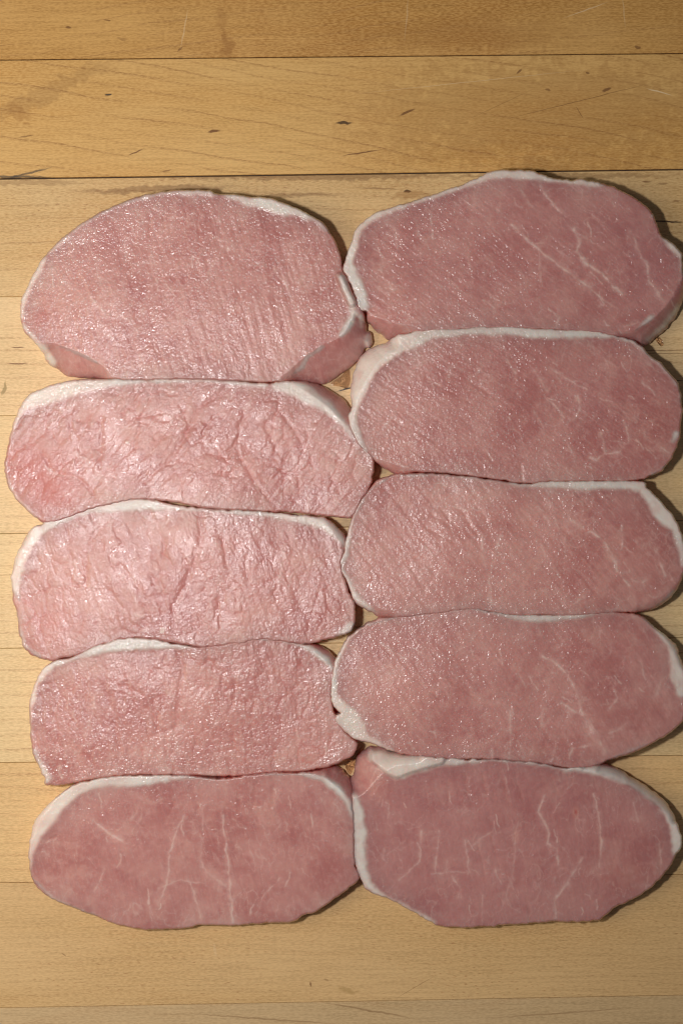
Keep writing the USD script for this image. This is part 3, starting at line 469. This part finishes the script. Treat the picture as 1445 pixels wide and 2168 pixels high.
add(seed=4, T=.0128, rough=1.0, grain=80, thin=40, tone=.06, even=.2, cell=30,
    label='bumpy raw pork chop with thick fat strip at top left, fourth in left column',
    outline=[(65,1525),(64,1486),(72,1453),(89,1420),(111,1402),(155,1391),(188,1375),(227,1360),(271,1351),(321,1353),(377,1365),(421,1371),(471,1365),(532,1352),(581,1351),(637,1363),(676,1368),(709,1392),(706,1431),(700,1481),(712,1525),(736,1558),(754,1575),(748,1597),(720,1613),(664,1630),(581,1635),(498,1642),(443,1642),(388,1641),(310,1640),(249,1642),(194,1650),(144,1658),(100,1661),(91,1640),(72,1597),(66,1558)],
    sides=[[(620,1358),(655,1376),(685,1396),(703,1415),(730,1400),(690,1355),(630,1345)]],
    fat=[[(66,1558,5),(64,1500,6),(72,1455,11),(89,1422,14),(112,1404,14),(155,1392,12),(188,1376,17),(227,1361,22),(271,1352,30),(310,1353,27),(350,1360,18),(385,1366,8),(430,1370,4)], [(540,1352,4),(581,1351,5),(630,1362,7),(660,1374,12),(690,1396,12),(703,1415,8)], [(72,1590,7),(86,1622,10),(97,1645,15)]],
    veins=[(2.4,.45,[(205,1460),(195,1510),(180,1560)]),(2,.45,[(598,1480),(612,1508)]),(2.2,.45,[(620,1520),(630,1560)]),(2,.35,[(185,1590),(205,1610)]),(2,.35,[(340,1590),(345,1620)]),(2.4,.4,[(365,1545),(380,1600)]),(2,.3,[(640,1490),(700,1478)])],
    creases=[(6,1.0,[(382,1386),(384,1450),(372,1540)]),(4,.9,[(332,1508),(334,1545)]),(4,.8,[(310,1500),(330,1530)]),(4,.8,[(440,1400),(470,1425),(470,1450)]),(4,.8,[(440,1500),(455,1560)]),(4,.8,[(265,1450),(300,1470)]),(4,.8,[(500,1440),(490,1500)]),(4,.7,[(540,1480),(530,1540)]),(4,.7,[(220,1450),(235,1500)]),(4,.7,[(400,1540),(420,1580)]),(4,.7,[(560,1400),(570,1440)]),(4,.6,[(490,1560),(510,1620)]),(4,.6,[(320,1560),(360,1545)]),(4,.7,[(240,1530),(255,1590)])],
    blush=[(319,1421,3,4,1.4),(625,1546,5,5,1.0),(670,1590,60,30,.25)])
add(seed=5, T=.0120, rough=.50, grain=75, thin=80, tone=-.30, tilt=(.05,-.32),
    label='raw pork chop with fine marbling and pale fat left corner, bottom of left column',
    outline=[(62,1816),(64,1783),(75,1738),(100,1708),(127,1683),(161,1661),(194,1653),(244,1644),(310,1643),(388,1643),(471,1650),(532,1642),(581,1637),(637,1637),(676,1633),(709,1622),(736,1642),(745,1672),(748,1727),(749,1783),(750,1833),(759,1860),(736,1882),(703,1905),(673,1927),(642,1938),(615,1952),(554,1954),(487,1959),(426,1957),(388,1965),(310,1967),(249,1957),(199,1938),(155,1921),(111,1902),(83,1882),(69,1860)],
    sides=[[(600,1640),(650,1640),(685,1647),(714,1667),(738,1695),(742,1720),(765,1700),(745,1625),(700,1605),(640,1625)], [(50,1800),(72,1775),(88,1735),(112,1706),(105,1690),(60,1730)]],
    fat=[[(66,1850,4),(64,1810,8),(70,1765,22),(90,1728,32),(120,1692,30),(155,1668,25),(194,1655,19),(244,1646,24),(310,1644,20),(370,1643,12),(420,1647,5),(471,1650,3)], [(560,1640,3),(640,1640,5),(680,1648,10),(712,1668,11),(736,1700,9),(746,1735,5)], [(69,1860,3),(111,1902,5),(199,1938,4)]],
    veins=[(2.2,.6,[(388,1727),(372,1765),(360,1805),(354,1866),(335,1916)]),(2.6,.65,[(471,1727),(482,1821),(487,1888),(493,1954)]),(2.2,.5,[(404,1871),(415,1910),(426,1949)]),(2.6,.6,[(199,1738),(238,1772),(260,1780)]),(2.2,.5,[(222,1840),(210,1870),(197,1888)]),(1.8,.45,[(335,1880),(382,1866),(426,1871)]),(1.8,.5,[(592,1860),(560,1893),(540,1938)]),(3,.45,[(425,1790),(430,1840),(475,1875)]),(2,.35,[(280,1760),(300,1730)]),(2,.35,[(315,1920),(320,1950)]),(2,.4,[(430,1700),(428,1760)]),(2,.3,[(330,1700),(350,1690)])],
    creases=[(4,.6,[(370,1700),(350,1740)]),(4,.6,[(540,1660),(535,1710)]),(4,.6,[(580,1660),(575,1710)]),(4,.6,[(425,1665),(420,1720)]),(4,.7,[(100,1780),(130,1770)]),(4,.5,[(510,1670),(500,1720)])],
    blush=[(120,1800,45,25,.3),(110,1860,60,30,.2),(700,1700,60,60,-.1)])
for c in CHOPS: chop(c)

# ------------------------------------------------------------------ juice on the board
g = Graph(); juice = g.make('meat_juice', g.add('principled_bsdf', 'BSDF', {'base_color': (.93, .80, .72), 'transmission_weight': 1.0, 'roughness': .08, 'ior': 1.34}))
def puddle(name, label, poly, h, seed):
    S = sg.Polygon(spline(poly)).buffer(0); B = resample(S.exterior.coords, 1.6)
    x0, y0, x1, y1 = S.bounds; gx, gy = np.meshgrid(np.arange(x0, x1, 1.6), np.arange(y0, y1, 1.6)); G = np.stack([gx.ravel(), gy.ravel()], 1)
    inn = S.buffer(-1.2); G = G[contains_xy(inn, G[:, 0], G[:, 1])]; P = np.vstack([B, G]); tri = Delaunay(P).simplices
    c = P[tri].mean(1); tri = tri[contains_xy(S.buffer(.02), c[:, 0], c[:, 1])]
    d = cKDTree(resample(S.exterior.coords, .5)).query(P)[0]; d[:len(B)] = 0
    z = .00008 + h * (1 - np.exp(-d / 3.0)) * (.75 + .5 * n2d(P, 5, seed=seed))
    top = world(P, z); bot = top.copy(); bot[:, 2] = .00007
    fn = np.cross(top[tri[:, 1]] - top[tri[:, 0]], top[tri[:, 2]] - top[tri[:, 0]])[:, 2]; tri = np.where((fn < 0)[:, None], tri[:, ::-1], tri)
    n, nb = len(P), len(B); i = np.arange(nb); j = (i + 1) % nb
    wall = np.vstack([np.stack([i, j, j + n], 1), np.stack([i, j + n, i + n], 1)])
    if sg.Polygon(top[:nb, :2]).exterior.is_ccw: wall = wall[:, ::-1]
    base = world([P.mean(0)], 0.)[0]; base[2] = 0
    p = mesh(name, np.vstack([top, bot]) - base, np.vstack([tri, tri[:, ::-1] + n, wall]), juice, smooth=60)
    UsdGeom.Xformable(p).AddTranslateOp().Set(Gf.Vec3d(*base.tolist()))
    meta(p, label=label, category='meat juice')
puddle('juice_drop', 'small pinkish drop of meat juice on the wood below the top right chop', [(1386,716),(1394,713),(1401,719),(1404,730),(1399,733),(1392,727)], .0012, 5)
puddle('juice_puddle', 'thin wet smear of meat juice in the gap between the two topmost rows of chops', [(700,812),(722,795),(738,782),(742,800),(736,822),(715,818)], .00018, 6)
puddle('juice_puddle', 'thin wet smear of meat juice in the lowest gap between the two columns', [(728,1618),(742,1605),(752,1590),(762,1584),(768,1578),(757,1600),(748,1628),(740,1640)], .00018, 7)
